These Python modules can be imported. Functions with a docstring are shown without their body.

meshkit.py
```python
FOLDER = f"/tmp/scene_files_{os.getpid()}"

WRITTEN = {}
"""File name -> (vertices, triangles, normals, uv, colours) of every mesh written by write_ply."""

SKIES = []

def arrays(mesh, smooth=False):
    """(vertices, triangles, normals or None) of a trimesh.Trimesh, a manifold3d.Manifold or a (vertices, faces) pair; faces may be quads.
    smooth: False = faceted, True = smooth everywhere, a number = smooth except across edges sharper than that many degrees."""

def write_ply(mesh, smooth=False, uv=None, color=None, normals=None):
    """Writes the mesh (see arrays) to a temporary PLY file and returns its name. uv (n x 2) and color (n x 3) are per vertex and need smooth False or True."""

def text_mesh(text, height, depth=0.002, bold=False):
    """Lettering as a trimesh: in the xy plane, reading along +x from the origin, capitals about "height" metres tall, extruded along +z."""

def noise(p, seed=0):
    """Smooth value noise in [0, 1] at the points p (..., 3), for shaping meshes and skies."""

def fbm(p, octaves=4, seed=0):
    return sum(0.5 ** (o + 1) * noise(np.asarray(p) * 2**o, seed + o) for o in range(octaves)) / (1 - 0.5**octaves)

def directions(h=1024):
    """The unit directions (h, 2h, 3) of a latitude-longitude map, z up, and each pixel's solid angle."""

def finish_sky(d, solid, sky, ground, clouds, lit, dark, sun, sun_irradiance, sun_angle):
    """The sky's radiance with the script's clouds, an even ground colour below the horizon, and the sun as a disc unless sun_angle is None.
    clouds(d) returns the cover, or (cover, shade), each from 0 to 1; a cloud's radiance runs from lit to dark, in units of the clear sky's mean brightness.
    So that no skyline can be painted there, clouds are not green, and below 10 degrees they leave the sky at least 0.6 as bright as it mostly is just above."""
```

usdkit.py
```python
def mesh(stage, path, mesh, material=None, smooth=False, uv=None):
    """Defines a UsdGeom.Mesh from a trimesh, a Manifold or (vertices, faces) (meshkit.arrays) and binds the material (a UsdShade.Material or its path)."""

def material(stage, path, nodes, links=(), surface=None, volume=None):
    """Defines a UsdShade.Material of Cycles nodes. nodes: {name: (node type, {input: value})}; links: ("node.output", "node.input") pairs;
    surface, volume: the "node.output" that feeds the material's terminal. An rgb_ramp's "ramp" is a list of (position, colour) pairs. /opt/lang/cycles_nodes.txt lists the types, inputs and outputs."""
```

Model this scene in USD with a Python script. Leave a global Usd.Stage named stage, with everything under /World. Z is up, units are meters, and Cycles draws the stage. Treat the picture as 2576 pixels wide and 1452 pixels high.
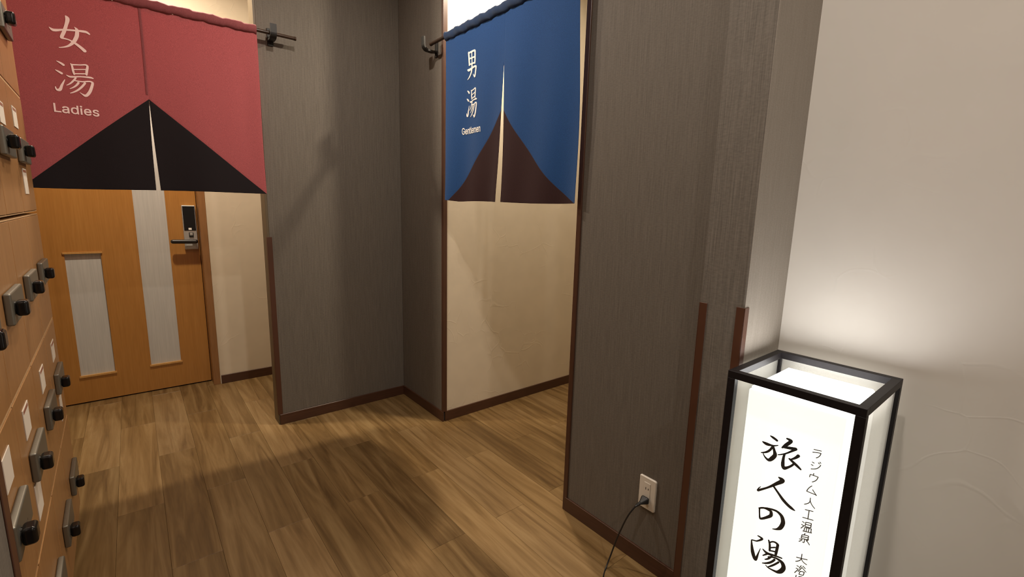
import math, random
import numpy as np, trimesh, manifold3d as m3, usdkit, meshkit
from pxr import Usd, UsdGeom, UsdLux, UsdShade, Gf, Sdf, Vt
from shapely.geometry import Polygon, Point, MultiPoint, LineString
from shapely.ops import unary_union

stage = Usd.Stage.CreateInMemory()
UsdGeom.SetStageUpAxis(stage, 'Z'); UsdGeom.SetStageMetersPerUnit(stage, 1.0)
UsdGeom.Xform.Define(stage, '/World')
random.seed(7); np.random.seed(7)

# ---------------------------------------------------------------- camera
YAW, PITCH, ROLL, FPX = 0.88313802, 0.17196604, 0.02607664, 1160.18536
EYE = (0.0, 0.0, 1.28)
cam = UsdGeom.Camera.Define(stage, '/World/Camera')
cam.CreateHorizontalApertureAttr(36.0); cam.CreateVerticalApertureAttr(36.0*1452/2576)
cam.CreateFocalLengthAttr(36.0*FPX/2576); cam.CreateClippingRangeAttr(Gf.Vec2f(0.02, 100))
_f = np.array([math.cos(YAW)*math.cos(PITCH), math.sin(YAW)*math.cos(PITCH), -math.sin(PITCH)])
_r = np.array([math.sin(YAW), -math.cos(YAW), 0.]); _u = np.cross(_r, _f)
_r2 = math.cos(ROLL)*_r + math.sin(ROLL)*_u; _u2 = -math.sin(ROLL)*_r + math.cos(ROLL)*_u
cam.AddTransformOp().Set(Gf.Matrix4d(*_r2, 0, *_u2, 0, *(-_f), 0, *EYE, 1))
cam.CreateExposureAttr(0.0)

# ---------------------------------------------------------------- lights: ceiling downlights of the lobby and of the two corridors
def downlight(name, loc, power, color, radius=0.045, cone=None):
    l = UsdLux.DiskLight.Define(stage, '/World/' + name)
    l.CreateRadiusAttr(radius); l.CreateIntensityAttr(power/(math.pi*radius**2)); l.CreateColorAttr(Gf.Vec3f(*color))
    if cone:
        s = UsdLux.ShapingAPI.Apply(l.GetPrim()); s.CreateShapingConeAngleAttr(cone); s.CreateShapingConeSoftnessAttr(0.6)
    l.AddTranslateOp().Set(Gf.Vec3d(*loc))
WARM = (1.0, 0.85, 0.655)
ROOM = (1.0, 0.885, 0.775)
downlight('corridor_downlight_men', (1.666, 1.867, 2.685), 9.8, WARM, 0.035)
downlight('corridor_downlight_ladies', (0.12, 3.046, 2.685), 11.5, WARM, 0.04)
downlight('lobby_downlight', (0.68, 1.86, 2.685), 4.3, ROOM, 0.025)
downlight('lobby_downlight_001', (0.55, 0.35, 2.685), 4.6, ROOM)
downlight('lobby_downlight_002', (0.55, -1.0, 2.685), 5.0, ROOM)
LANTERN_SIDE, LANTERN_TOP = 1.0, 9.0

# ---------------------------------------------------------------- helpers
LOOKS = '/World/Looks'
UsdGeom.Scope.Define(stage, LOOKS)
def mat(name, nodes, links=(), surface='p.BSDF'):
    return usdkit.material(stage, f'{LOOKS}/{name}', nodes, links, surface=surface)
def plain(name, color, rough=0.5, **kw):
    return mat(name, {'p': ('principled_bsdf', dict(base_color=color, roughness=rough, **kw))})
used = {}
def numbered(parent, name):
    k = (parent, name); n = used.get(k, 0); used[k] = n + 1
    return f'{parent}/{name}' + (f'_{n:03d}' if n else '')
origin = {}
def tag(p, label=None, cat=None, group=None, kind=None):
    p = p.GetPrim()
    for k, v in (('label', label), ('category', cat), ('group', group), ('kind', kind)):
        if v: p.SetCustomDataByKey(k, v)
    return p
def thing(name, loc, label=None, cat=None, group=None, kind=None, rotz=0.0, parent='/World'):
    x = UsdGeom.Xform.Define(stage, numbered(parent, name))
    x.AddTranslateOp().Set(Gf.Vec3d(*loc))
    if rotz: x.AddRotateZOp().Set(math.degrees(rotz))
    origin[str(x.GetPath())] = (np.array(loc, float), rotz)
    tag(x, label, cat, group, kind)
    return x.GetPrim()
def tm(mesh):
    if hasattr(mesh, 'to_mesh'):
        m = mesh.to_mesh(); return trimesh.Trimesh(m.vert_properties[:, :3], m.tri_verts, process=False)
    if isinstance(mesh, (tuple, list)):
        v, f = np.asarray(mesh[0], float), np.asarray(mesh[1], int)
        if f.shape[1] == 4: f = np.vstack([f[:, [0, 1, 2]], f[:, [0, 2, 3]]])
        return trimesh.Trimesh(v, f, process=False)
    return mesh
def top_of(path):
    return '/'.join(path.split('/')[:3])
def obj(name, mesh, material, parent=None, smooth=False, label=None, local=False):
    """one Mesh prim. Coordinates are world coordinates unless local; a child is moved into its thing's frame."""
    mesh = tm(mesh); pp = str(parent.GetPath()) if parent is not None else '/World'
    v = np.array(mesh.vertices, float)
    o = origin.get(top_of(pp)) if parent is not None else None
    if o is not None and not local:
        v = v - o[0]; c, s = math.cos(-o[1]), math.sin(-o[1])
        v = np.stack([c*v[:, 0]-s*v[:, 1], s*v[:, 0]+c*v[:, 1], v[:, 2]], 1)
    if parent is None:            # a thing that is one mesh: origin at its base
        lo, hi = v.min(0), v.max(0); b = np.array([(lo[0]+hi[0])/2, (lo[1]+hi[1])/2, lo[2]]); v = v - b
    m = usdkit.mesh(stage, numbered(pp, name), trimesh.Trimesh(v, mesh.faces, process=False), material, smooth=smooth)
    if parent is None: m.AddTranslateOp().Set(Gf.Vec3d(*b))
    if label: tag(m, label)
    return m.GetPrim()
def join(*ms): return trimesh.util.concatenate([tm(m) for m in ms])
def box(x0, x1, y0, y1, z0, z1, c=0.0):
    """a box; c chamfers all its edges"""
    if c <= 0:
        m = trimesh.creation.box((x1-x0, y1-y0, z1-z0)); m.apply_translation(((x0+x1)/2, (y0+y1)/2, (z0+z1)/2)); return m
    P = []
    for x, sx in ((x0, 1), (x1, -1)):
        for y, sy in ((y0, 1), (y1, -1)):
            for z, sz in ((z0, 1), (z1, -1)):
                P += [(x, y+sy*c, z+sz*c), (x+sx*c, y, z+sz*c), (x+sx*c, y+sy*c, z)]
    return trimesh.convex.convex_hull(np.array(P))
def rbox(x0, x1, y0, y1, z0, z1, r, seg=16):
    s = m3.Manifold.sphere(r, seg)
    return m3.Manifold.batch_hull([s.translate((x, y, z)) for x in (x0+r, x1-r) for y in (y0+r, y1-r) for z in (z0+r, z1-r)])
def tube(pts, r, sides=10):
    """a polyline as a round tube with closed ends; r a number or one radius per point"""
    p = np.asarray(pts, float); n = len(p); r = np.broadcast_to(r, (n,))
    t = np.gradient(p, axis=0); t /= np.linalg.norm(t, axis=1, keepdims=True)
    ref = np.array([0.31, 0.17, 0.93]) if abs(t[0] @ [0.31, 0.17, 0.93]) < 0.9 else np.array([0.9, -0.3, 0.1])
    a = np.cross(t, ref); a /= np.linalg.norm(a, axis=1, keepdims=True); b = np.cross(t, a)
    g = np.arange(sides)*2*np.pi/sides
    v = (p[:, None] + r[:, None, None]*(np.cos(g)[None, :, None]*a[:, None] + np.sin(g)[None, :, None]*b[:, None])).reshape(-1, 3)
    f = []
    for i in range(n-1):
        for j in range(sides):
            k = (j+1) % sides
            f += [(i*sides+j, (i+1)*sides+k, i*sides+k), (i*sides+j, (i+1)*sides+j, (i+1)*sides+k)]
    v = np.vstack([v, p[0], p[-1]]); q = len(v)
    for j in range(sides):
        k = (j+1) % sides
        f += [(q-2, j, k), (q-1, (n-1)*sides+k, (n-1)*sides+j)]
    return trimesh.Trimesh(v, np.array(f), process=False)
def spline(ctrl, n=40):
    from scipy.interpolate import CubicSpline
    c = np.asarray(ctrl, float); d = np.r_[0, np.cumsum(np.linalg.norm(np.diff(c, axis=0), axis=1))]
    return CubicSpline(d, c)(np.linspace(0, d[-1], n))
def stroke_shape(strokes):
    """brush strokes (points with a width) as one flat outline"""
    out = []
    for s in strokes:
        s = np.asarray(s, float)
        if len(s) > 2:
            d = np.r_[0, np.cumsum(np.linalg.norm(np.diff(s[:, :2], axis=0), axis=1))]
            from scipy.interpolate import PchipInterpolator
            q = np.unique(np.r_[d, np.linspace(0, d[-1], max(8, 5*len(s)))])
            s = PchipInterpolator(d, s)(q)
        disc = [Point(x, y).buffer(max(w, 1e-5)/2, 8) for x, y, w in s]
        out += [disc[i].union(disc[i+1]).convex_hull for i in range(len(s)-1)]
    return unary_union(out)
def flat_mesh(shape, depth, grow=None):
    """an outline (shapely, holes allowed) extruded from z = 0 to depth"""
    polys = [shape] if shape.geom_type == 'Polygon' else list(shape.geoms)
    rings = []
    for p in polys:
        if p.area <= 0: continue
        rings.append(np.array(p.exterior.coords)[:-1]); rings += [np.array(h.coords)[:-1] for h in p.interiors]
    cs = m3.CrossSection(rings, m3.FillRule.EvenOdd)
    return m3.Manifold.extrude(cs, depth)

# ---------------------------------------------------------------- materials
def wallpaper(name, c0, c1, fine=420.0):
    """vinyl wallpaper with a fine vertical thread pattern"""
    return mat(name, {
        'g': ('geometry', {}),
        'm': ('mapping', dict(scale=(fine, fine, 7.0))), 'n': ('noise_texture', dict(scale=1.0, detail=2.0, roughness=0.6)),
        'm2': ('mapping', dict(scale=(90.0, 90.0, 260.0))), 'n2': ('noise_texture', dict(scale=1.0, detail=1.0)),
        'mx': ('mix_float', dict(fac=0.3)),
        'r': ('rgb_ramp', dict(ramp=[(0.34, c0), (0.66, c1)])),
        'b': ('bump', dict(strength=0.25, distance=0.0006)),
        'p': ('principled_bsdf', dict(roughness=0.72, specular_ior_level=0.3))},
        [('g.position', 'm.vector'), ('m.vector', 'n.vector'), ('g.position', 'm2.vector'), ('m2.vector', 'n2.vector'),
         ('n.fac', 'mx.a'), ('n2.fac', 'mx.b'), ('mx.result', 'r.fac'), ('r.color', 'p.base_color'), ('mx.result', 'b.height'), ('b.normal', 'p.normal')])
def plaster(name, color, mottle, bump, scale=5.0):
    """pale wallpaper embossed like trowelled plaster"""
    c = np.array(color)
    return mat(name, {
        'g': ('geometry', {}),
        'n': ('noise_texture', dict(scale=scale, detail=3.0, roughness=0.55)),
        'r': ('rgb_ramp', dict(ramp=[(0.3, tuple(c*(1-mottle))), (0.7, tuple(c*(1+mottle*0.3)))])),
        'dn': ('noise_texture', dict(scale=3.0, detail=2.0)), 'sc': ('vector_math', dict(math_type='scale', scale=0.35)),
        'ad': ('vector_math', dict(math_type='add')),
        'v': ('voronoi_texture', dict(feature='distance_to_edge', scale=6.5)),
        'mr': ('map_range', dict(range_type='smoothstep', from_min=0.0, from_max=0.035, to_min=1.0, to_max=0.0, clamp=True)),
        'mk': ('noise_texture', dict(scale=4.3, detail=0.0)), 'mk2': ('map_range', dict(from_min=0.54, from_max=0.68, to_min=0.0, to_max=1.0, clamp=True)),
        'mu': ('math', dict(math_type='multiply')),
        'fn': ('noise_texture', dict(scale=60.0, detail=2.0)), 'fs': ('math', dict(math_type='multiply', value2=0.5)),
        'su': ('math', dict(math_type='add')),
        'b': ('bump', dict(strength=bump, distance=0.004)),
        'p': ('principled_bsdf', dict(roughness=0.8, specular_ior_level=0.25))},
        [('g.position', 'n.vector'), ('n.fac', 'r.fac'), ('r.color', 'p.base_color'),
         ('g.position', 'dn.vector'), ('dn.color', 'sc.vector1'), ('g.position', 'ad.vector1'), ('sc.vector', 'ad.vector2'), ('ad.vector', 'v.vector'),
         ('v.distance', 'mr.value'), ('g.position', 'mk.vector'), ('mk.fac', 'mk2.value'), ('mr.result', 'mu.value1'), ('mk2.result', 'mu.value2'),
         ('g.position', 'fn.vector'), ('fn.fac', 'fs.value1'), ('mu.value', 'su.value1'), ('fs.value', 'su.value2'), ('su.value', 'b.height'), ('b.normal', 'p.normal')])
def wood(name, c0, c1, c2, grain, rough, coord='position', use_random=False, tone=0.0, bump=0.05, big=0.5, spec=0.5):
    """wood whose grain runs along the axis with the small scale in grain"""
    nodes = {
        'g': ('geometry', {}), 'm': ('mapping', dict(scale=grain)),
        'n': ('noise_texture', dict(scale=1.0, detail=6.0, roughness=0.58, distortion=1.3)),
        'm2': ('mapping', dict(scale=tuple(np.array(grain)*5.0))), 'n2': ('noise_texture', dict(scale=1.0, detail=3.0, roughness=0.6)),
        'mx': ('mix_float', dict(fac=1-big)),
        'r': ('rgb_ramp', dict(ramp=[(0.30, c0), (0.5, c1), (0.68, c2)])),
        'b': ('bump', dict(strength=bump, distance=0.001)),
        'p': ('principled_bsdf', dict(roughness=rough, specular_ior_level=spec))}
    links = [('m.vector', 'n.vector'), ('m2.vector', 'n2.vector'), ('n.fac', 'mx.a'), ('n2.fac', 'mx.b'), ('mx.result', 'r.fac'),
             ('mx.result', 'b.height'), ('b.normal', 'p.normal')]
    if use_random:
        nodes.update({'o': ('object_info', {}), 'w': ('white_noise_texture', dict(dimensions='1D')),
                      'ws': ('vector_math', dict(math_type='scale', scale=9.0)), 'wa': ('vector_math', dict(math_type='add')),
                      'h': ('map_range', dict(from_min=0.0, from_max=1.0, to_min=1-tone, to_max=1+tone)), 'hv': ('hsv', dict(hue=0.5, saturation=1.0, fac=1.0))})
        links += [('o.random', 'w.w'), ('w.color', 'ws.vector1'), ('g.position', 'wa.vector1'), ('ws.vector', 'wa.vector2'),
                  ('wa.vector', 'm.vector'), ('wa.vector', 'm2.vector'), ('o.random', 'h.value'), ('h.result', 'hv.value'), ('r.color', 'hv.color'), ('hv.color', 'p.base_color')]
    else:
        links += [('g.position', 'm.vector'), ('g.position', 'm2.vector'), ('r.color', 'p.base_color')]
    return mat(name, nodes, links)
def cloth(name, color, weave=900.0, through=0.22, rough=0.85, sheen=0.15):
    """woven cloth that lets some light through"""
    c = np.array(color)
    return mat(name, {
        'g': ('geometry', {}), 'm': ('mapping', dict(scale=(weave, weave, weave*0.35))),
        'n': ('noise_texture', dict(scale=1.0, detail=1.0)),
        'r': ('rgb_ramp', dict(ramp=[(0.35, tuple(c*0.82)), (0.65, tuple(np.minimum(c*1.12, 1)))])),
        'b': ('bump', dict(strength=0.15, distance=0.0005)),
        'p': ('principled_bsdf', dict(roughness=rough, specular_ior_level=0.25, sheen_weight=sheen, sheen_roughness=0.5)),
        't': ('translucent_bsdf', {}), 'mc': ('mix_closure', dict(fac=through))},
        [('g.position', 'm.vector'), ('m.vector', 'n.vector'), ('n.fac', 'r.fac'), ('r.color', 'p.base_color'), ('r.color', 't.color'),
         ('n.fac', 'b.height'), ('b.normal', 'p.normal'), ('p.BSDF', 'mc.closure1'), ('t.BSDF', 'mc.closure2')], surface='mc.closure')
M = {}
M['dark_paper'] = wallpaper('dark_wallpaper', (0.112, 0.097, 0.080), (0.160, 0.139, 0.116))
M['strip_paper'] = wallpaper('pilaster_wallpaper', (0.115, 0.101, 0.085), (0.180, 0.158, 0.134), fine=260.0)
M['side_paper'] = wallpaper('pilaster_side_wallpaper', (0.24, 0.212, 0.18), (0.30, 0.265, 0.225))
M['cream'] = plaster('cream_wallpaper', (0.65, 0.57, 0.445), 0.05, 0.10, 7.0)
M['white'] = plaster('white_wallpaper', (0.65, 0.615, 0.565), 0.04, 0.12, 3.0)
M['ceiling'] = plaster('ceiling_paper', (0.75, 0.73, 0.70), 0.02, 0.05)
M['brown'] = wood('brown_trim', (0.052, 0.021, 0.011), (0.066, 0.027, 0.015), (0.085, 0.036, 0.020), (30, 30, 3), 0.38)
M['brown_base'] = wood('brown_baseboard', (0.050, 0.021, 0.011), (0.064, 0.026, 0.014), (0.080, 0.034, 0.019), (4, 4, 60), 0.35)
M['guard'] = plain('guard_vinyl', (0.075, 0.028, 0.014), 0.42)
M['guard_olive'] = plain('guard_vinyl_olive', (0.11, 0.08, 0.045), 0.5)
PLANKS = [('a', (0.0870, 0.0470, 0.0148), (0.1757, 0.1053, 0.0400), (0.2523, 0.1653, 0.0713)),
          ('b', (0.1044, 0.0583, 0.0191), (0.1966, 0.1183, 0.0461), (0.2741, 0.1792, 0.0800)),
          ('c', (0.0696, 0.0365, 0.0113), (0.1444, 0.0844, 0.0305), (0.2218, 0.1418, 0.0600)),
          ('d', (0.1131, 0.0626, 0.0226), (0.2132, 0.1305, 0.0539), (0.2915, 0.1931, 0.0896))]
for k, a, b, c in PLANKS:
    M['plank_'+k] = wood('floor_plank_'+k, a, b, c, (19, 1.25, 19), 0.36, use_random=True, tone=0.08, bump=0.03, big=0.84, spec=0.4)
M['seam'] = plain('floor_seam', (0.12, 0.07, 0.035), 0.8)
M['door_wood'] = wood('door_veneer', (0.36, 0.160, 0.036), (0.41, 0.188, 0.044), (0.45, 0.215, 0.054), (26, 26, 1.2), 0.33)
M['door_bead'] = wood('door_bead', (0.48, 0.25, 0.075), (0.54, 0.29, 0.09), (0.60, 0.34, 0.11), (30, 30, 3), 0.35)
M['jamb'] = wood('door_jamb', (0.24, 0.115, 0.042), (0.28, 0.135, 0.05), (0.32, 0.16, 0.062), (30, 30, 2), 0.38)
M['locker_wood'] = wood('locker_laminate', (0.265, 0.130, 0.048), (0.305, 0.153, 0.058), (0.345, 0.178, 0.070), (16, 16, 1.2), 0.34)
M['locker_edge'] = plain('locker_edge', (0.52, 0.33, 0.17), 0.45)
M['locker_gap'] = plain('locker_gap', (0.02, 0.012, 0.007), 0.8)
M['frost'] = mat('frosted_film', {
    'g': ('geometry', {}), 'm': ('mapping', dict(scale=(170, 170, 5))), 'n': ('noise_texture', dict(scale=1.0, detail=3.0)),
    'r': ('rgb_ramp', dict(ramp=[(0.3, (0.48, 0.475, 0.455)), (0.7, (0.55, 0.54, 0.515))])), 'p': ('principled_bsdf', dict(roughness=0.3))},
    [('g.position', 'm.vector'), ('m.vector', 'n.vector'), ('n.fac', 'r.fac'), ('r.color', 'p.base_color')])
M['steel'] = plain('brushed_steel', (0.55, 0.54, 0.52), 0.45, metallic=0.7)
M['lock_plate'] = plain('satin_nickel', (0.21, 0.20, 0.17), 0.42, metallic=0.8)
M['black_gloss'] = plain('black_gloss', (0.006, 0.005, 0.005), 0.16, specular_ior_level=0.35)
M['black_satin'] = plain('black_satin', (0.012, 0.011, 0.011), 0.35)
M['iron'] = plain('black_iron', (0.018, 0.017, 0.016), 0.45, metallic=0.3)
M['rod'] = wood('dark_bamboo', (0.016, 0.008, 0.004), (0.03, 0.014, 0.007), (0.055, 0.028, 0.014), (8, 60, 60), 0.3)
M['card'] = plain('card_paper', (0.62, 0.55, 0.47), 0.8)
M['card_head'] = plain('card_print', (0.25, 0.09, 0.05), 0.8)
M['outlet'] = plain('outlet_plastic', (0.70, 0.65, 0.57), 0.35)
M['slot'] = plain('outlet_slot', (0.02, 0.018, 0.016), 0.7)
M['cord'] = plain('black_rubber', (0.010, 0.009, 0.009), 0.45)
M['lantern_frame'] = wood('lantern_black_lacquer', (0.007, 0.005, 0.006), (0.009, 0.007, 0.008), (0.013, 0.010, 0.011), (60, 60, 60), 0.5, spec=0.25)
M['ink'] = plain('black_ink', (0.012, 0.010, 0.013), 0.7)
M['ink_grey'] = plain('grey_ink', (0.085, 0.08, 0.078), 0.7)
M['acrylic'] = mat('clear_panel', {'t': ('transparent_bsdf', dict(color=(0.985, 0.995, 0.985))), 'g': ('glossy_bsdf', dict(roughness=0.03, color=(1, 1, 1))),
    'f': ('layer_weight', dict(blend=0.5)), 'pw': ('math', dict(math_type='power', value2=5.0)), 'fr': ('math', dict(math_type='multiply_add', value2=0.7, value3=0.03)), 'mx': ('mix_closure', {})}, [('f.facing', 'pw.value1'), ('pw.value', 'fr.value1'), ('fr.value', 'mx.fac'), ('t.BSDF', 'mx.closure1'), ('g.BSDF', 'mx.closure2')], surface='mx.closure')
M['frosted_acrylic'] = mat('frosted_side_panel', {'t': ('transparent_bsdf', dict(color=(0.98, 0.98, 0.97))), 'd': ('diffuse_bsdf', dict(color=(0.78, 0.77, 0.73))),
    'l': ('translucent_bsdf', dict(color=(0.78, 0.77, 0.73))), 'm1': ('mix_closure', dict(fac=0.5)), 'm2': ('mix_closure', dict(fac=0.55))},
    [('d.BSDF', 'm1.closure1'), ('l.BSDF', 'm1.closure2'), ('t.BSDF', 'm2.closure1'), ('m1.closure', 'm2.closure2')], surface='m2.closure')
def glow(name, color, strength):
    return mat(name, {'p': ('principled_bsdf', dict(base_color=(0.75, 0.75, 0.73), roughness=0.5, emission_color=color, emission_strength=strength))})
M['glow_side'] = glow('lit_white_acrylic', (1.0, 0.985, 0.93), LANTERN_SIDE)
M['glow_top'] = glow('lit_lantern_top', (1.0, 0.99, 0.97), LANTERN_TOP)
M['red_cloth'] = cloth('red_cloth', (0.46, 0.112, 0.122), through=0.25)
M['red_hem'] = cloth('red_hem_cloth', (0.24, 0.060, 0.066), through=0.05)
M['black_cloth'] = cloth('black_cloth', (0.011, 0.007, 0.009), through=0.03, sheen=0.02)
M['pink_print'] = plain('pink_print', (0.97, 0.72, 0.70), 0.8)
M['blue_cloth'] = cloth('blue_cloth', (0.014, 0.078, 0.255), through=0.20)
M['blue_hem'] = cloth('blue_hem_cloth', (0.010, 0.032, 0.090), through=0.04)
M['maroon_cloth'] = cloth('maroon_cloth', (0.036, 0.014, 0.014), through=0.05, sheen=0.02)
M['white_print'] = plain('white_print', (0.95, 0.93, 0.88), 0.8)

# ---------------------------------------------------------------- room shell
H = 2.7
XE, YD = 1.352, 2.79              # face of the wall with the men's entrance, face of the wall beside the ladies' entrance
def struct(name, mesh, m, **kw):
    o = obj(name, mesh, m, **kw); tag(o, kind='structure'); return o
floor = thing('floor', (0, 0, 0), kind='structure')
obj('subfloor', box(-1.3, 3.3, -2.1, 4.4, -0.06, -0.0045), M['seam'], floor)
PW, PL = 0.153, 0.935
rnd = random.Random(3)
for i in range(-7, 22):
    x0 = i*PW
    y = 1.84 - 5*PL if i % 2 == 0 else 2.307 - 5*PL
    while y < 4.4:
        a, b = max(y, -2.1), min(y+PL, 4.4)
        if b - a > 0.02:
            dz = rnd.uniform(-0.0003, 0.0)
            g = 0.0003
            obj('plank', box(x0+g, x0+PW-g, a+g, b-g, -0.005, dz, 0.0004), M['plank_' + rnd.choice('aabbcd')], floor)
        y += PL
struct('ceiling', box(-1.3, 3.3, -2.1, 4.4, H, H+0.08), M['ceiling'])
# wall with a dark paper beside the ladies' entrance, and the one left of it behind the lockers
struct('wall_back', box(0.571, XE, YD, YD+0.10, 0, H, 0.002), M['dark_paper'])
struct('wall_left', box(-1.25, -0.40, YD, YD+0.10, 0, H), M['dark_paper'])
# the wall on both sides of the men's entrance
struct('wall_middle', box(XE, 1.46, 2.276, YD+0.10, 0, H), M['dark_paper'])
struct('wall_right', box(1.345, 1.46, 0.695, 1.225, 0, H), M['dark_paper'])
# pilaster: dark strip facing the lobby, its near side turns to the white wall
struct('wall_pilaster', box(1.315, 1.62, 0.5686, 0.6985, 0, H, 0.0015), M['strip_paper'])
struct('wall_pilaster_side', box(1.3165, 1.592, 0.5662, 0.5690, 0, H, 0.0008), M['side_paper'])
struct('wall_near_right', box(1.59, 1.70, -2.1, 0.5664, 0, H), M['white'])
# corridors behind the curtains
struct('wall_corridor_men', box(1.372, 3.3, 2.27, 2.36, 0, H), M['cream'])
struct('wall_corridor_men_right', box(1.46, 3.3, 0.60, 0.70, 0, H), M['cream'])
struct('wall_corridor_men_end', box(3.2, 3.3, 0.7, 2.27, 0, H), M['cream'])
struct('wall_corridor_ladies', box(0.385, 2.6, 3.70, 3.92, 0, H), M['cream'])
struct('wall_corridor_ladies_left', box(-1.3, -0.50, 3.70, 3.92, 0, H), M['cream'])
struct('wall_corridor_ladies_top', box(-0.50, 0.385, 3.70, 3.92, 2.04, H), M['cream'])
struct('wall_corridor_ladies_inner', box(0.575, 2.6, YD+0.10, YD+0.13, 0, H), M['cream'])
struct('wall_corridor_ladies_end', box(-1.3, -1.2, 2.89, 3.70, 0, H), M['cream'])
struct('wall_corridor_ladies_far', box(2.5, 2.6, 2.92, 3.70, 0, H), M['cream'])
struct('wall_side', box(-0.95, -0.85, -2.1, 2.79, 0, H), M['white'])
struct('wall_rear', box(-1.3, 1.7, -2.2, -2.1, 0, H), M['white'])
# dark wall end close to the camera, in front of the lockers
struct('wall_near_left', box(-0.62, -0.168, -0.6, 0.872, 0, H), M['dark_paper'])
BH = 0.062
def base(name, x0, x1, y0, y1, h=BH):
    struct(name, box(x0, x1, y0, y1, 0, h, 0.0015), M['brown_base'])
base('baseboard_back', 0.567, XE-0.006, YD-0.007, YD+0.001)
base('baseboard_middle', XE-0.007, XE+0.001, 2.262, YD-0.001)
base('baseboard_right', 1.338, 1.346, 0.6985, 1.234)
base('baseboard_pilaster', 1.308, 1.316, 0.5620, 0.6985)
base('baseboard_near_right', 1.583, 1.591, -2.1, 0.5620)
base('baseboard_pilaster_side', 1.3165, 1.583, 0.5596, 0.5664)
base('baseboard_corridor_men', 1.362, 3.2, 2.262, 2.2702)
base('baseboard_corridor_ladies', 0.392, 2.5, 3.692, 3.7002)
# brown boards that close the wall ends at the men's entrance
struct('trim_1', box(XE-0.004, 1.374, 2.2618, 2.281, BH, H, 0.001), M['brown'])
struct('trim_2', box(1.339, 1.466, 1.2245, 1.247, 0, H, 0.0015), M['brown'])
struct('trim_3', box(0.561, 0.572, YD+0.001, YD+0.102, 0, H, 0.0008), M['guard_olive'])

# corner guards, a metre high: two flanges on an outer corner
def corner_guard(x, y, sx, sy, z1, label, w=0.023, t=0.0022, m='guard', z0=BH):
    """outer corner at x, y; flanges run from it to sx along x and to sy along y"""
    o = thing('corner_guard', (x, y, z0), label, 'corner guard', 'vinyl corner guards on the wall ends')
    a, b = sorted((x - sx*t, x + sx*w)); c, d = sorted((y - sy*t, y - sy*0.0))
    obj('flange', box(a, b, c, d, z0, z1, 0.0007), M[m], o)
    a, b = sorted((x - sx*t, x)); c, d = sorted((y, y + sy*w))
    obj('flange', box(a, b, c, d, z0, z1, 0.0007), M[m], o)
    return o
corner_guard(0.561, YD, 1, 1, 1.092, 'brown corner guard on the dark wall end below the red curtain')
corner_guard(1.315, 0.6985, 1, -1, 1.015, 'brown corner guard on the pilaster edge nearer the wall socket')
corner_guard(1.315, 0.5658, 1, 1, 1.020, 'brown corner guard on the pilaster edge right behind the lit lantern')
corner_guard(-0.168, 0.872, -1, -1, 1.02, 'brown corner guard on the wall end at the bottom left, before the lockers')

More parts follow.
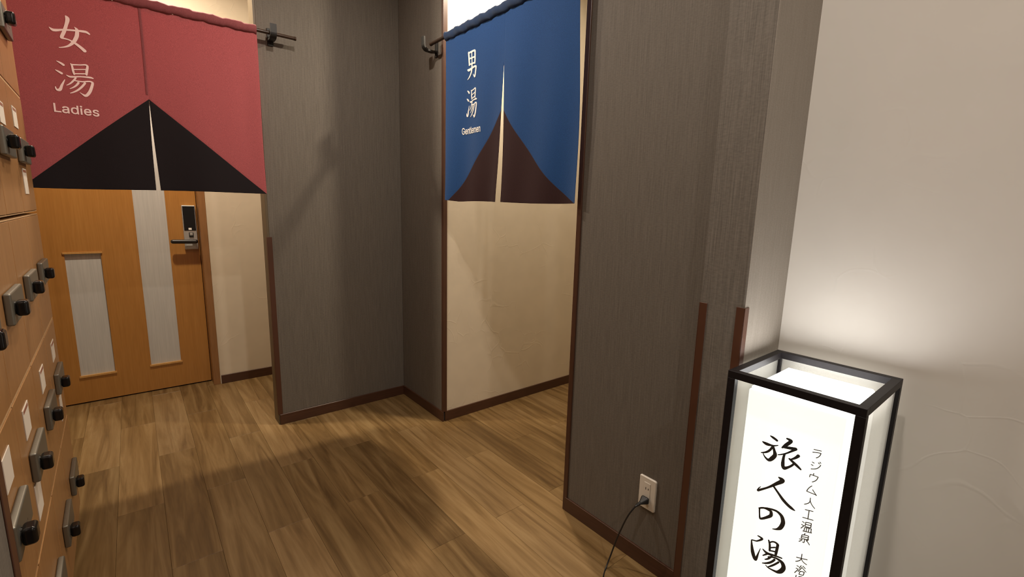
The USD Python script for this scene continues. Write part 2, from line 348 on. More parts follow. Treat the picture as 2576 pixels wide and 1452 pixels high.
# ---------------------------------------------------------------- door behind the red curtain
door = thing('door_1', (-0.47, 3.80, 0), kind='structure')
DX0, DX1, DY = -0.475, 0.342, 3.80
from shapely.geometry import box as sbox
panel = sbox(DX0, 0.008, DX1, 2.0).difference(sbox(-0.337, 0.172, -0.165, 0.951)).difference(sbox(0.010, 0.177, 0.181, 1.88))
lf = tm(flat_mesh(panel, 0.036)); v = lf.vertices.copy(); lf = trimesh.Trimesh(np.stack([v[:, 0], DY + v[:, 2], v[:, 1]], 1), lf.faces[:, ::-1], process=False)
obj('door_leaf', lf, M['door_wood'], door)
for x0, x1, z0, z1 in ((-0.337, -0.165, 0.172, 0.951), (0.010, 0.181, 0.177, 1.88)):
    obj('frosted_panel', box(x0-0.004, x1+0.004, DY+0.010, DY+0.016, z0-0.004, z1+0.004), M['frost'], door, label='frosted panel with a fine vertical grain')
    e = 0.008
    obj('glazing_bead', join(box(x0, x0+0.004, DY+0.001, DY+0.010, z0, z1), box(x1-0.004, x1, DY+0.001, DY+0.010, z0, z1)), M['door_wood'], door)
    bead = join(box(x0-0.003, x1+0.003, DY-0.006, DY+0.010, z0-0.003, z0+e), box(x0-0.003, x1+0.003, DY-0.006, DY+0.010, z1-e, z1+0.003))
    obj('glazing_bead', bead, M['door_bead'], door)
obj('door_frame', join(box(0.345, 0.385, 3.695, 3.84, 0, 2.045, 0.001), box(0.337, 0.346, 3.832, 3.86, 0, 2.03), box(-0.515, -0.478, 3.695, 3.84, 0, 2.045, 0.001), box(-0.515, 0.385, 3.695, 3.84, 2.004, 2.045, 0.001), box(-0.478, 0.345, 3.84, 3.90, 0, 2.04)), M['jamb'], door, label='brown door jamb and head')
# electronic lock
lk = thing('door_lock', (0.295, DY, 0.955), 'electronic door lock with black keypad and lever handle on the orange door', 'door lock')
LX0, LX1, LZ0, LZ1 = 0.2585, 0.3335, 0.952, 1.244
obj('lock_body', rbox(LX0, LX1, DY-0.024, DY-0.0005, LZ0, LZ1, 0.004), M['steel'], lk, smooth=30)
obj('keypad', box(LX0+0.005, LX1-0.005, DY-0.0262, DY-0.022, 1.078, LZ1-0.006, 0.001), M['black_gloss'], lk, label='glossy black keypad panel')
obj('card_mark', box(0.287, 0.3045, DY-0.0268, DY-0.0262, 1.083, 1.096), M['white_print'], lk, label='small white mark on the keypad')
obj('thumb_button', rbox(0.287, 0.312, DY-0.0290, DY-0.022, 1.034, 1.066, 0.002), M['iron'], lk, label='dark square button', smooth=30)
obj('button_face', rbox(0.291, 0.308, DY-0.0305, DY-0.026, 1.046, 1.063, 0.001), M['steel'], lk, smooth=30)
lever = m3.Manifold.batch_hull([m3.Manifold.sphere(0.0135, 20).translate((0.318, DY-0.052, 1.006)), m3.Manifold.sphere(0.0135, 20).translate((0.195, DY-0.052, 1.008))])
neck = m3.Manifold.cylinder(0.032, 0.013, 0.013, 24).rotate((90, 0, 0)).translate((0.312, DY-0.020, 1.006))
obj('lever_handle', lever + neck, M['black_satin'], lk, smooth=35, label='black lever handle')
obj('lower_cover', rbox(0.268, 0.325, DY-0.0262, DY-0.022, 0.957, 0.982, 0.001), M['steel'], lk, smooth=30)

# ---------------------------------------------------------------- door curtains
def curtain_mesh(f, u0, u1, ztop, zbot, nu, nv, d=0.0012):
    """cloth between the lines ztop(u) and zbot(u), mapped by f(u, z, offset)"""
    U = np.linspace(u0, u1, nu); V = []
    for off in (0.0, d):
        for k in range(nv):
            for u in U:
                zt, zb = ztop(u), zbot(u); V.append(f(u, zt + (zb-zt)*k/(nv-1), off))
    V = np.array(V); F = []; n = nu*nv
    q = lambda i, k: k*nu+i
    for k in range(nv-1):
        for i in range(nu-1):
            a, b, c, e = q(i, k), q(i+1, k), q(i+1, k+1), q(i, k+1)
            F += [(a, e, c), (a, c, b), (n+a, n+c, n+e), (n+a, n+b, n+c)]
    for i in range(nu-1):
        for k in (0, nv-1):
            a, b = q(i, k), q(i+1, k); F += [(a, b, n+b), (a, n+b, n+a)]
    for k in range(nv-1):
        for i in (0, nu-1):
            a, b = q(i, k), q(i, k+1); F += [(a, b, n+b), (a, n+b, n+a)]
    m = trimesh.Trimesh(V, np.array(F), process=False); m.fix_normals(); return m
def print_mesh(f, shape, off=-0.0012, fine=0.012):
    """flat print on a cloth: outline in (u, z), mapped by f"""
    m = flat_mesh(shape, 0.0008).refine_to_length(fine)
    t = tm(m); v = t.vertices
    w = np.array([f(a, b, off + c*0.9) for a, b, c in v])
    t = trimesh.Trimesh(w, t.faces, process=False); t.fix_normals(); return t
def hem_mesh(f, u0, u1, zc, rz, ry, n=70, sides=14, seed=1):
    """sleeve sewn round the rod, a little crumpled"""
    r = np.random.RandomState(seed); ph = r.rand(6)*6.28
    V, F = [], []
    for i in range(n):
        u = u0 + (u1-u0)*i/(n-1)
        for j in range(sides):
            a = 2*math.pi*j/sides
            k = 1 + 0.10*math.sin(63*u+ph[0]+2*a) + 0.07*math.sin(121*u+ph[1]+a) + 0.05*math.sin(211*u+ph[2]-a)
            p = np.array(f(u, zc + rz*k*math.sin(a), 0.0)); base = np.array(f(u, zc, 0.0))
            dirv = np.array(f(u, zc, 1.0)) - np.array(f(u, zc, 0.0))
            V.append(p*1.0 + dirv*(ry*k*math.cos(a) + 0.0))
    for i in range(n-1):
        for j in range(sides):
            b = (j+1) % sides
            F += [(i*sides+j, i*sides+b, (i+1)*sides+b), (i*sides+j, (i+1)*sides+b, (i+1)*sides+j)]
    m = trimesh.Trimesh(np.array(V), np.array(F), process=False); m.fix_normals(); return m
def mm(strokes): return [[(x/1000, y/1000, w/1000) for x, y, w in s] for s in strokes]
def letters(text, height, u0, z0, width=None, shear=0.0):
    """lettering as an outline in (u, z)"""
    t = meshkit.text_mesh(text, height, 0.001)
    v = t.vertices; f = t.faces[(np.abs(v[t.faces][:, :, 2]) < 1e-6).all(1)]
    s = unary_union([Polygon(v[q][:, :2]).buffer(1e-5) for q in f])
    x0, y0, x1, y1 = s.bounds
    from shapely import affinity
    s = affinity.translate(s, -x0, 0)
    s = s.buffer(0.0007)
    if width: s = affinity.scale(s, width/(x1-x0), 1.0, origin=(0, 0))
    return affinity.translate(s, u0, z0)
RED = mm([[[-138.8,2003.7,2.7],[-133.9,1994,13.0],[-140,1968.6,10.3],[-149.1,1941,11.0],[-158.1,1917.3,10.3],[-154.7,1915.7,6.8],[-139.7,1913.8,4.8],[-121.6,1905.2,8.4],[-105.9,1893.5,10.5],[-92.6,1880.5,12.0]],[[-115.5,1966.3,2.1],[-108.6,1955.9,10.4],[-110.6,1938.1,12.5],[-117.9,1918.2,11.9],[-129.2,1900.5,9.7],[-144.8,1886.4,6.3],[-169.1,1877.3,2.8]],[[-191.6,1948.4,2.0],[-179.9,1940.4,10.2],[-147.9,1948.8,6.2],[-116.8,1953.3,6.9],[-82.8,1956.3,9.1],[-71.9,1950.1,5.6]],[[-181.7,1823.1,2.1],[-171.7,1818.5,6.9],[-162.5,1811.9,8.4]],[[-188.3,1787.9,2.1],[-178.8,1782.8,6.9],[-170.9,1777.9,8.4]],[[-193.8,1721.4,3.5],[-188.2,1710.1,7.7],[-183.1,1711.5,9.9],[-173.4,1732.6,7.1],[-163.4,1754.4,2.5]],[[-140,1821,3.5],[-136.7,1813.4,6.3],[-135,1795.2,7.1],[-132.7,1781.8,6.4]],[[-137.5,1818.1,5.6],[-113.1,1821.2,4.9],[-93.2,1825.2,5.7],[-88.7,1820.8,7.2],[-92.6,1800.3,8.6],[-94.5,1785.9,6.4]],[[-135.8,1799.1,3.9],[-94.9,1807.1,3.9]],[[-133.8,1783.1,4.6],[-95.4,1789.8,4.6]],[[-156.3,1773.3,2.8],[-146,1769.1,6.7],[-112.8,1775.3,5.0],[-83,1777.1,7.2],[-75.2,1775.3,4.4]],[[-129.4,1766.9,5.7],[-139.2,1752.7,6.0],[-150,1740.5,4.6],[-159.8,1733.5,2.1]],[[-135.2,1756.8,4.3],[-114.7,1755.6,5.0],[-84.6,1761,5.7],[-78,1756.8,8.0],[-83.3,1735.9,9.4],[-92.9,1713.6,10.1],[-105.3,1701.1,9.4],[-113.5,1705.5,4.7],[-121,1711.1,2.1]],[[-122.6,1749.4,7.2],[-132.5,1735.2,6.0],[-150.7,1721.7,2.5]],[[-102.3,1751.5,7.2],[-114.4,1733.7,7.2],[-130.7,1716.7,6.0],[-150.8,1704,2.8]]])
MAN = [[[22,6,5],[25,20,8],[27,50,7]],[[22,9,6],[72,7,6],[79,11,8],[76,50,7]],[[25,29,5],[75,29,5]],[[27,49,5],[76,49,5]],[[50,8,5],[50,50,5]],[[12,66,4],[20,68,8],[76,62,6],[86,66,8],[82,80,7],[74,96,8],[66,93,4],[60,87,2]],[[50,50,7],[47,70,7],[34,87,6],[10,100,2]]]
LANTERN = mm([[[432.5,713.1,2.6],[424.1,710.5,6.1],[416.3,707.2,5.4]],[[449.6,689.7,2.6],[439.1,687.7,7.9],[427,688.9,4.6],[412.7,695.2,2.1]],[[424.2,688.3,6.1],[419.9,678.5,6.5],[416.5,667.7,9.3],[421.8,655.3,10.1],[430.8,646.1,6.6],[439.6,650.8,3.7],[444.9,658.4,1.8]],[[425.3,685.4,5.0],[433,670.1,5.5],[449.7,658.5,2.2]],[[393.9,721.9,4.1],[384.6,719,8.3],[393.3,705.6,8.4],[402.3,693.7,3.5]],[[401.9,695.1,3.5],[386.2,699.7,7.0],[371.9,703.1,7.6],[382.6,691.1,4.5],[394.2,680.3,3.5],[409.4,670.6,2.2]],[[394.8,679.1,4.9],[396.3,664.7,6.3],[395.8,649.6,8.5],[392.3,641.5,8.5],[382.7,648.3,5.6],[371.6,662.7,4.9]],[[364.1,688.1,7.6],[371,678.9,5.6],[381.4,670.2,2.8]],[[382.8,671.6,4.1],[367.9,663.5,7.0],[355.2,655.8,4.1]],[[400.5,610.8,3.5],[391.4,607,10.7],[404.9,590.4,7.9],[424.3,569.5,4.8],[445.9,550.4,6.0],[444.7,557.2,2.9],[440.4,563.7,1.5]],[[410.6,581.5,4.8],[396.9,568.2,5.7],[382,554.3,7.9],[365.3,544.9,7.8],[355.2,541.9,2.4]],[[437.6,502,3.4],[420.2,510,4.9],[408.5,509.2,6.6],[406.7,500.6,8.2],[416.2,486.9,6.7],[431.7,474.3,4.9],[434.7,486,3.4],[436.4,500.8,4.1]],[[437.6,501.7,3.0],[415.1,513.5,4.4],[396.4,517.1,5.5],[382.1,510,8.7],[377.1,494,10.1],[381,477.9,9.5],[389.3,468,4.8],[398.8,463.2,1.8]],[[431.5,422.3,3.0],[420.4,420.2,5.7],[433.9,405,3.4],[445.9,400.1,3.0],[442.8,380.7,7.0],[438,363.5,10.0],[431.3,350.9,8.5],[424.2,377.7,2.7],[421.8,389.3,1.5]],[[404.2,425.5,3.8],[400.2,413.2,5.2],[399.1,398.5,4.9]],[[401.6,420,3.4],[387.6,429.6,4.8],[381.8,426.7,6.6],[383.1,403,6.7],[384,391.9,4.5]],[[398.7,407.3,3.4],[386.8,415.7,3.3]],[[399.1,398.5,3.4],[386.5,403.5,3.7]],[[415.2,391.9,2.7],[403.4,387.3,6.8],[387.3,391.7,4.9],[368.8,395.6,3.3]],[[402,387.3,5.2],[413.2,374.5,2.7]],[[392.2,386.5,4.5],[399.1,374.2,4.5],[407.2,366.5,2.3]],[[399.6,378.3,4.1],[378.6,387.1,5.2],[366,383.5,9.6],[361.5,372.5,10.4],[365.9,359.6,10.4],[376.9,349.6,6.3],[396.1,347.9,3.0],[403.5,351.2,2.0]],[[384.6,380.7,5.2],[395.2,364.6,5.2],[412.1,352,2.3]],[[374.5,380,4.4],[387.9,360.9,4.5],[398.5,349,2.3]]])
SMALL = mm([[[333.1,719.6,1.7],[318.1,722,1.7]],[[334.9,711.5,1.7],[317.8,715.8,1.7],[319,710.3,1.7],[326,700.4,1.7]],[[332.6,686.3,1.7],[328.9,685.4,1.7]],[[334.1,679.1,1.7],[330.4,678.2,1.7]],[[333.2,667.8,1.7],[321.2,674.8,1.7],[314.8,686.3,1.7]],[[320,690.2,1.7],[317.9,688.3,1.7]],[[317.3,693.2,1.7],[315.2,691.3,1.7]],[[326.4,658.7,1.7],[326.4,653.4,1.7]],[[333.9,646.1,1.7],[332.9,653.2,1.7],[316.3,654.1,1.7],[318.2,646.7,1.7],[326.9,636,1.7]],[[326.4,625.3,1.7],[335.5,606.5,1.8],[314.5,606.9,1.7]],[[323.6,616.4,1.7],[314.4,605.8,1.7]],[[325.6,592.9,1.7],[325.5,584.8,1.7],[336.1,570.5,1.8]],[[325.1,585,1.7],[321.3,578.1,1.7],[313.7,571,1.7]],[[332.7,557.2,1.8],[316.2,561.5,1.7]],[[324.4,559.5,1.8],[324.5,535.7,1.8]],[[335.6,534.1,1.8],[313.4,538.9,1.8]],[[334.8,522.9,1.8],[330.7,521.7,1.8]],[[335.8,514.3,1.8],[331.9,513.2,1.8]],[[336,503.6,1.8],[330,514.3,1.8]],[[327.6,525,1.8],[315.7,528.1,1.8],[315.7,517.5,1.8],[327.9,513.4,1.8],[327.6,525,1.8]],[[327.7,519.4,1.8],[315.8,522.6,1.8]],[[328.9,499,1.8],[328.2,509.3,1.8],[314.1,514.2,1.8],[314.1,504.1,1.8]],[[323.9,510.4,1.8],[324.4,500.2,1.8]],[[319.2,512,1.8],[319.4,502,1.8]],[[331.1,498.6,1.8],[312.4,504.3,1.8]],[[325.9,494.6,1.8],[327.1,489.6,1.8]],[[331.7,487,1.8],[317.5,492.2,1.8],[318,482.6,1.8],[332.3,477.6,1.8],[331.7,487,1.8]],[[331.9,482.2,1.8],[317.7,487.5,1.8]],[[324.7,480.2,1.8],[325.8,469,1.8],[328.3,468.9,1.8]],[[335.8,472.9,1.8],[330,475,1.8],[336,466.2,1.8]],[[322.2,480.5,1.8],[313.2,470.8,1.8]],[[316.6,483.2,1.8],[320.5,476.4,1.8]],[[336.4,420.2,1.8],[313,428.7,1.8]],[[325.6,436.2,1.8],[325.9,423.5,1.8],[336.7,408.2,1.8]],[[325.3,422.9,1.8],[321.7,417.8,1.8],[312.8,415,1.8]],[[332.5,398.4,1.8],[328.7,398.4,1.8]],[[333.6,390.6,1.8],[329.8,390.7,1.8]],[[335.5,376.4,1.8],[328.9,390,1.8]],[[323.6,404.5,1.8],[327,394.8,1.8]],[[319.7,405.9,1.8],[314.3,402.6,1.8]],[[321.4,400.9,1.8],[328.3,384.7,1.8]],[[321.4,400.9,1.8],[311.8,394.3,1.8]],[[324.3,387.4,1.8],[315.2,391.3,1.8],[316.4,382.2,1.8],[325.5,378.3,1.8],[324.3,387.4,1.8]],[[335.4,362.3,1.8],[327.1,365.7,1.8]],[[331.3,371.6,1.8],[332.4,350.2,1.8]],[[335.4,347.4,1.9],[327.5,357,1.8]],[[325,371.7,1.8],[314.6,375.9,1.8],[315.4,365.7,1.8],[326,361.3,1.8],[325,371.7,1.8]],[[325.4,366.6,1.8],[315,370.8,1.8]],[[327.3,354.9,1.8],[312.3,361.2,1.8]],[[322.3,355.9,1.8],[330.6,339.5,1.8]],[[323.1,351.5,1.8],[314.2,355.7,1.8],[316.8,341.6,1.8],[320.6,341.4,1.8]],[[318.9,352.9,1.8],[327.2,337.2,1.8]]])

# red curtain over the ladies' entrance (u = x, hangs in the plane y = 2.735)
RY = 2.735
def fr(u, z, off):
    h = max(0.0, (2.11 - z)/0.8)
    d = 0.006*math.sin(9*u+0.6)*h + 0.004*math.sin(21*u+2.0 + 2*z)*h + 0.010*math.exp(-((u-0.50)/0.05)**2)*math.sin(3.2*h)*0.6
    return (u + 0.002*math.sin(7*z), RY + d + off, z)
red = thing('door_curtain', (0.106, RY, 1.31), 'dark red split door curtain with black triangle and pink lettering', 'door curtain', 'split door curtains over the bath entrances')
RL, RR, RC, RT, RB = -0.335, 0.560, 0.1075, 2.103, 1.314
ap = 1.722
def slit(z):      # half width of the slit at height z
    return -0.0009 + 0.0095*max(0.0, min(1.0, (1.74 - z)/0.42))**0.8
def red_bot(u): return RB + 0.010*(u-RL)/(RR-RL) - 0.0 + 0.002*math.sin(8*u)
for side, (a, b) in enumerate(((RL, RC), (RC, RR))):
    sg = -1 if side == 0 else 1
    def fz(u, z, off, sg=sg, a=a, b=b):
        k = (u-a)/(b-a) if sg < 0 else (b-u)/(b-a)
        x, y, zz = fr(u, z, off); lean = -0.020*(1.72-z)/0.41*0.5 if z < 1.92 else 0.0
        return (x + sg*slit(z)*k + lean*k*0.6*0 , y, zz)
    line = (lambda u: red_bot(u) + (ap-red_bot(u))*max(0.0, (u-(RL))/(RC-RL))) if sg < 0 else (lambda u: red_bot(u) + (ap-red_bot(u))*max(0.0, (RR-u)/(RR-RC)))
    obj('panel', curtain_mesh(fz, a, b, lambda u: RT, line, 46, 40), M['red_cloth'], red, smooth=True, label='dark red cloth half')
    e = 0.002
    obj('triangle', curtain_mesh(fz, a+(0 if sg < 0 else 0), b, line, red_bot, 46, 30), M['black_cloth'], red, smooth=True, label='black cloth triangle half')
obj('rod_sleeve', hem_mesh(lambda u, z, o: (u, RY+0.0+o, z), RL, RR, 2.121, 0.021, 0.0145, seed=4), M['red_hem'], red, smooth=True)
obj('seam_tape', curtain_mesh(lambda u, z, o: (lambda p: (p[0], p[1]-0.0012, p[2]))(fr(u, z, o)), RC-0.009, RC-0.001, lambda u: RT, lambda u: 1.74, 4, 20), M['red_hem'], red, smooth=True)
shp = stroke_shape(RED)
obj('character', print_mesh(fr, stroke_shape(RED[:3]), -0.0016), M['pink_print'], red, label='pink character for woman')
obj('character', print_mesh(fr, stroke_shape(RED[3:]), -0.0016), M['pink_print'], red, label='pink character for hot bath')
obj('lettering', print_mesh(fr, letters('Ladies', 0.0335, -0.206, 1.623, 0.138), -0.0016), M['pink_print'], red, label='pink word Ladies')

# blue curtain over the men's entrance (u = y, hangs in the plane x = 1.297)
BX = 1.297
BL_, BR_, BC, BT, BB = 2.150, 1.245, 1.668, 2.100, 1.306
def fb(u, z, off):
    h = max(0.0, (2.11 - z)/0.8)
    d = 0.019*math.sin(11*(u-1.2)+0.4)*h + 0.009*math.sin(26*(u-1.2)+1.3 + 3*z)*h
    return (BX + d + off, u + 0.004*math.sin(9*z+2*u)*h, z)
blue = thing('door_curtain', (BX, 1.69, 1.306), 'dark blue split door curtain with maroon triangle and white lettering', 'door curtain', 'split door curtains over the bath entrances')
def bslit(z): return -0.0009 + 0.0205*max(0.0, min(1.0, (1.905 - z)/0.55))**0.75
apb = 1.700
def blue_bot(u): return BB + 0.004*math.sin(7*u+1) + (0.010 if u > 2.05 else 0)*(u-2.05)/0.1
for side, (a, b) in enumerate(((BL_, BC), (BC, BR_))):
    sg = 1 if side == 0 else -1
    def fz(u, z, off, sg=sg, a=a, b=b):
        k = abs((u-(a if sg > 0 else b))/(b-a))
        x, y, zz = fb(u, z, off)
        edge = 1-k
        pull = -0.035*max(0.0, (2.05-z)/0.75)*edge if sg > 0 else 0.012*math.sin(min(1.0, max(0.0, (2.05-z)/0.5))*1.6)*edge*-1
        return (x, y + sg*bslit(z)*k + pull, zz)
    if sg > 0:
        line = lambda u: blue_bot(u) + (apb-blue_bot(u))*max(0.0, (BL_-0.03-u)/(BL_-0.03-BC))
    else:
        line = lambda u: blue_bot(u) + (apb-blue_bot(u))*max(0.0, (u-BR_)/(BC-BR_))**1.3
    obj('panel', curtain_mesh(fz, a, b, lambda u: BT, line, 46, 40), M['blue_cloth'], blue, smooth=True, label='dark blue cloth half')
    obj('triangle', curtain_mesh(fz, a, b, line, blue_bot, 46, 30), M['maroon_cloth'], blue, smooth=True, label='maroon cloth triangle half')
    if sg > 0: fleft = fz
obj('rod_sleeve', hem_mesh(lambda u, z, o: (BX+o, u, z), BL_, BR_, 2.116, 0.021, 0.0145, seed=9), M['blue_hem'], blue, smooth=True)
def place(strokes, u0, z1, wu, hz, n=100.0, ws=1.0):
    """strokes in a square of side n to (u, z); reads towards smaller y"""
    return [[(u0 - x/n*wu, z1 - y/n*hz, w/n*hz*ws) for x, y, w in s] for s in strokes]
X0, X1, Z0, Z1 = -0.1938, -0.0752, 1.7011, 1.8252
YU = [[((x-X0)/(X1-X0)*100, (Z1-z)/(Z1-Z0)*100, w/(Z1-Z0)*100) for x, z, w in s] for s in RED[3:]]
obj('character', print_mesh(fleft, stroke_shape(place(MAN, 1.972, 2.006, 0.095, 0.126, ws=1.15)), -0.0016), M['white_print'], blue, label='white character for man')
obj('character', print_mesh(fleft, stroke_shape(place(YU, 1.975, 1.832, 0.092, 0.126, ws=1.1)), -0.0016), M['white_print'], blue, label='white character for hot bath')
gt = letters('Gentlemen', 0.0300, 0.0, 1.632, 0.163)
from shapely import affinity
gt = affinity.translate(affinity.scale(gt, -1, 1, origin=(0, 0)), 2.014, 0)
obj('lettering', print_mesh(fleft, gt, -0.0016), M['white_print'], blue, label='white word Gentlemen')

# rods and hooks
tag(obj('curtain_rod', join(tube([(-0.45, RY, 2.121), (0.742, RY, 2.121)], 0.0085, 14), tube([(0.736, RY, 2.121), (0.745, RY, 2.121)], 0.0098, 14)), M['rod'], smooth=40), 'dark bamboo rod carrying the red curtain', 'curtain rod', 'dark curtain rods')
tag(obj('curtain_rod', join(tube([(BX, 1.02, 2.118), (BX, 2.30, 2.118)], 0.0085, 14), tube([(BX, 2.294, 2.118), (BX, 2.303, 2.118)], 0.0098, 14)), M['rod'], smooth=40), 'dark bamboo rod carrying the blue curtain', 'curtain rod', 'dark curtain rods')
def hook(to_world, loc, label, m='iron'):
    """J-shaped hook: wall plate, arm and an upright in front; local a = out from the wall, b = along it, c = up"""
    t = thing('rod_hook', loc, label, 'curtain hook', 'black hooks that hold the curtain rods')
    w = 0.015
    prof = []
    arm = [(0.002, -0.018), (0.030, -0.022)] + [(0.055 + 0.026*math.sin(a), 0.003 - 0.024*math.cos(a)) for a in np.linspace(0, 1.5, 7)] + [(0.082, 0.042)]
    ls = LineString(arm).buffer(0.0042, cap_style=2)
    m_ = tm(flat_mesh(ls, 2*w)); v = m_.vertices
    def put(a, b, c): return to_world(a, b, c)
    k = trimesh.Trimesh(np.array([put(p[0], p[2]-w, p[1]) for p in v]), m_.faces, process=False); k.fix_normals()
    obj('hook_arm', k, M[m], t)
    pl = rbox(0.0005, 0.006, -0.014, 0.014, -0.045, 0.040, 0.0024); pm = tm(pl)
    k = trimesh.Trimesh(np.array([put(*p) for p in pm.vertices]), pm.faces, process=False); k.fix_normals()
    obj('wall_plate', k, M[m], t, smooth=30)
    for c in (-0.034, 0.030):
        sc = tm(m3.Manifold.sphere(0.004, 12)); k = trimesh.Trimesh(np.array([put(0.006+p[0]*0.5, p[1], p[2]+c) for p in sc.vertices]), sc.faces, process=False); k.fix_normals()
        obj('screw', k, M['iron'], t, smooth=True)
def on_d(x): return lambda a, b, c: (x+b, YD-a, 2.118+c)
def on_e(y, xf): return lambda a, b, c: (xf-a, y+b, 2.115+c)
hook(on_d(0.633), (0.633, YD, 2.07), 'black hook holding the right end of the red curtain rod')
hook(on_d(-0.42), (-0.42, YD, 2.07), 'black hook holding the left end of the red curtain rod behind the lockers')
hook(on_e(2.335, XE), (XE, 2.335, 2.07), 'black hook holding the far end of the blue curtain rod')
hook(on_e(1.135, 1.345), (1.345, 1.135, 2.07), 'black hook holding the near end of the blue curtain rod above the grey wall')

# ---------------------------------------------------------------- shoe lockers (frame: X = out of the front, Y along it)
LA = math.radians(1.5154)
LF, LEND = -0.200, 2.40
DW, DH = 0.330, 0.3855
def rot(x, y, z): return (math.cos(LA)*x - math.sin(LA)*y, math.sin(LA)*x + math.cos(LA)*y, z)
def lbox(s0, s1, z0, z1, p0, p1, c=0.0):     # in the lockers' own frame, measured from the thing's origin
    return box(p0, p1, s0, s1, z0, z1, c)
def lockers(name, z0, rows, cols, label, cards, knob_shift):
    base_pt = rot(LF, LEND, z0)
    t = thing(name, base_pt, label, 'locker', 'stacked wooden shoe lockers', rotz=LA)
    # local: X = 0 at the front, negative into the cabinet; Y = 0 at the far end, negative towards the camera; Z from z0
    W, HH = cols*DW, rows*DH
    obj('body', join(box(-0.38, -0.020, -W, 0, 0, HH)), M['locker_wood'], t, local=True)
    fr_ = [box(-0.0205, -0.0012, -W, 0, HH*k/rows-0.003, HH*k/rows+0.003) for k in range(1, rows)]
    fr_ += [box(-0.0205, -0.0012, -W, 0, 0.0005, 0.003), box(-0.0205, -0.0012, -W, 0, HH-0.003, HH-0.0005)]
    fr_ += [box(-0.0205, -0.0022, -W+k*DW-0.002, -W+k*DW+0.002, 0.003, HH-0.003) for k in range(1, cols)]
    fr_ += [box(-0.0205, -0.0022, -0.003, -0.0005, 0.003, HH-0.003)]
    obj('face_frame', join(*fr_), M['locker_edge'], t, local=True, label='pale edges between the doors')
    for r in range(rows):
        for c in range(cols):
            y1 = -c*DW - 0.0035; y0 = -(c+1)*DW + 0.0035; a, b = r*DH + 0.0045, (r+1)*DH - 0.0045
            d = obj('door', box(-0.0195, 0.0, y0, y1, a, b, 0.0012), M['locker_wood'], t, local=True)
            ym = (y0+y1)/2 + knob_shift; zm = (a+b)/2
            obj('lock_plate', rbox(0.0003, 0.0145, ym-0.060, ym+0.115, zm-0.037, zm+0.037, 0.004, 12), M['lock_plate'], d, local=True, smooth=30, label='nickel lock plate')
            kb = rbox(0.0155, 0.0375, ym-0.043, ym-0.008, zm-0.019, zm+0.017, 0.007, 20) + m3.Manifold.cylinder(0.006, 0.015, 0.015, 24).rotate((0, 90, 0)).translate((0.0138, ym-0.025, zm-0.001))
            obj('knob', kb, M['black_gloss'], d, local=True, smooth=40, label='glossy black knob')
            dots = [tm(m3.Manifold.cylinder(0.0012, 0.0026, 0.0026, 10).rotate((0, 90, 0)).translate((0.0135, ym+0.012+0.013*q, zm-0.010))) for q in range(4)]
            obj('button_row', join(*dots), M['black_satin'], d, local=True, label='small black dots on the lock plate')
            for (rr, cc, s, z, w, h, head) in cards:
                if (rr, cc) == (r, c):
                    yy = s - LEND; zz = z - z0
                    cd = obj('name_card', box(0.0002, 0.0016, yy-w/2, yy+w/2, zz-h/2, zz+h/2), M['card'], d, local=True, label='white name card')
                    if head: obj('card_print', box(0.0016, 0.0019, yy-w*0.40, yy+w*0.40, zz+h*0.5-0.012, zz+h*0.5-0.004), M['card_head'], d, local=True, label='brown print along the top of the card')
    return t
lockers('shoe_locker', 0.062, 3, 4, 'orange wooden locker unit at floor level on the left, three rows of doors', 
        [(1, 0, 2.244, 0.742, 0.085, 0.066, 1), (1, 1, 1.898, 0.743, 0.085, 0.070, 1), (1, 2, 1.547, 0.746, 0.085, 0.074, 1), (1, 3, 1.268, 0.749, 0.080, 0.070, 0),
         (1, 0, 2.246, 0.529, 0.070, 0.085, 0), (1, 2, 1.544, 0.545, 0.085, 0.090, 0)], -0.02)
lockers('shoe_locker', 0.062+3*DH+0.008, 3, 4, 'orange wooden locker unit stacked on top, beside the red curtain',
        [(0, 0, 2.169, 1.521, 0.085, 0.062, 1), (0, 0, 2.194, 1.326, 0.085, 0.080, 1), (0, 1, 1.907, 1.502, 0.085, 0.060, 1)], -0.075)
pl = thing('locker_plinth', rot(LF-0.02, LEND, 0), 'low brown plinth that the lockers stand on', 'plinth', rotz=LA)
obj('plinth_board', box(-0.36, -0.004, -4*DW, -0.004, 0.001, 0.061, 0.001), M['locker_wood'], pl, local=True)

# ---------------------------------------------------------------- wall socket, plug and cord
so = thing('wall_socket', (1.345, 0.841, 0.228), 'white double wall socket low on the dark wall', 'wall socket')
SY0, SY1, SZ0, SZ1, SX = 0.8065, 0.8755, 0.228, 0.350, 1.345
obj('cover_plate', m3.Manifold.batch_hull([m3.Manifold.cylinder(t_, r_, r_, 24).rotate((0, 90, 0)).translate((x_, y, z)) for y in (SY0+0.007, SY1-0.007) for z in (SZ0+0.007, SZ1-0.007) for x_, t_, r_ in ((SX-0.004, 0.0037, 0.007), (SX-0.007, 0.002, 0.0045))]), M['outlet'], so, smooth=30)
obj('socket_insert', rbox(SX-0.0088, SX-0.005, 0.8285, 0.8535, 0.2470, 0.331, 0.001, 8), M['outlet'], so, smooth=30)
for zc in (0.3085,):
    for yc, hh in ((0.8455, 0.009), (0.8355, 0.007)):
        obj('slot', box(SX-0.0092, SX-0.0086, yc-0.0011, yc+0.0011, zc-hh/2, zc+hh/2), M['slot'], so)
pg = thing('power_cord', (1.28, 0.84, 0.0), 'thin black power cord plugged into the wall socket, running to the lantern', 'power cord')
ph = m3.Manifold.batch_hull([m3.Manifold.sphere(0.006, 14).translate((SX-0.0150, 0.841+dy, 0.268+dz)) for dy in (-0.009, 0.009) for dz in (-0.006, 0.006)] + [m3.Manifold.sphere(0.0055, 14).translate((SX-0.036, 0.845, 0.262))])
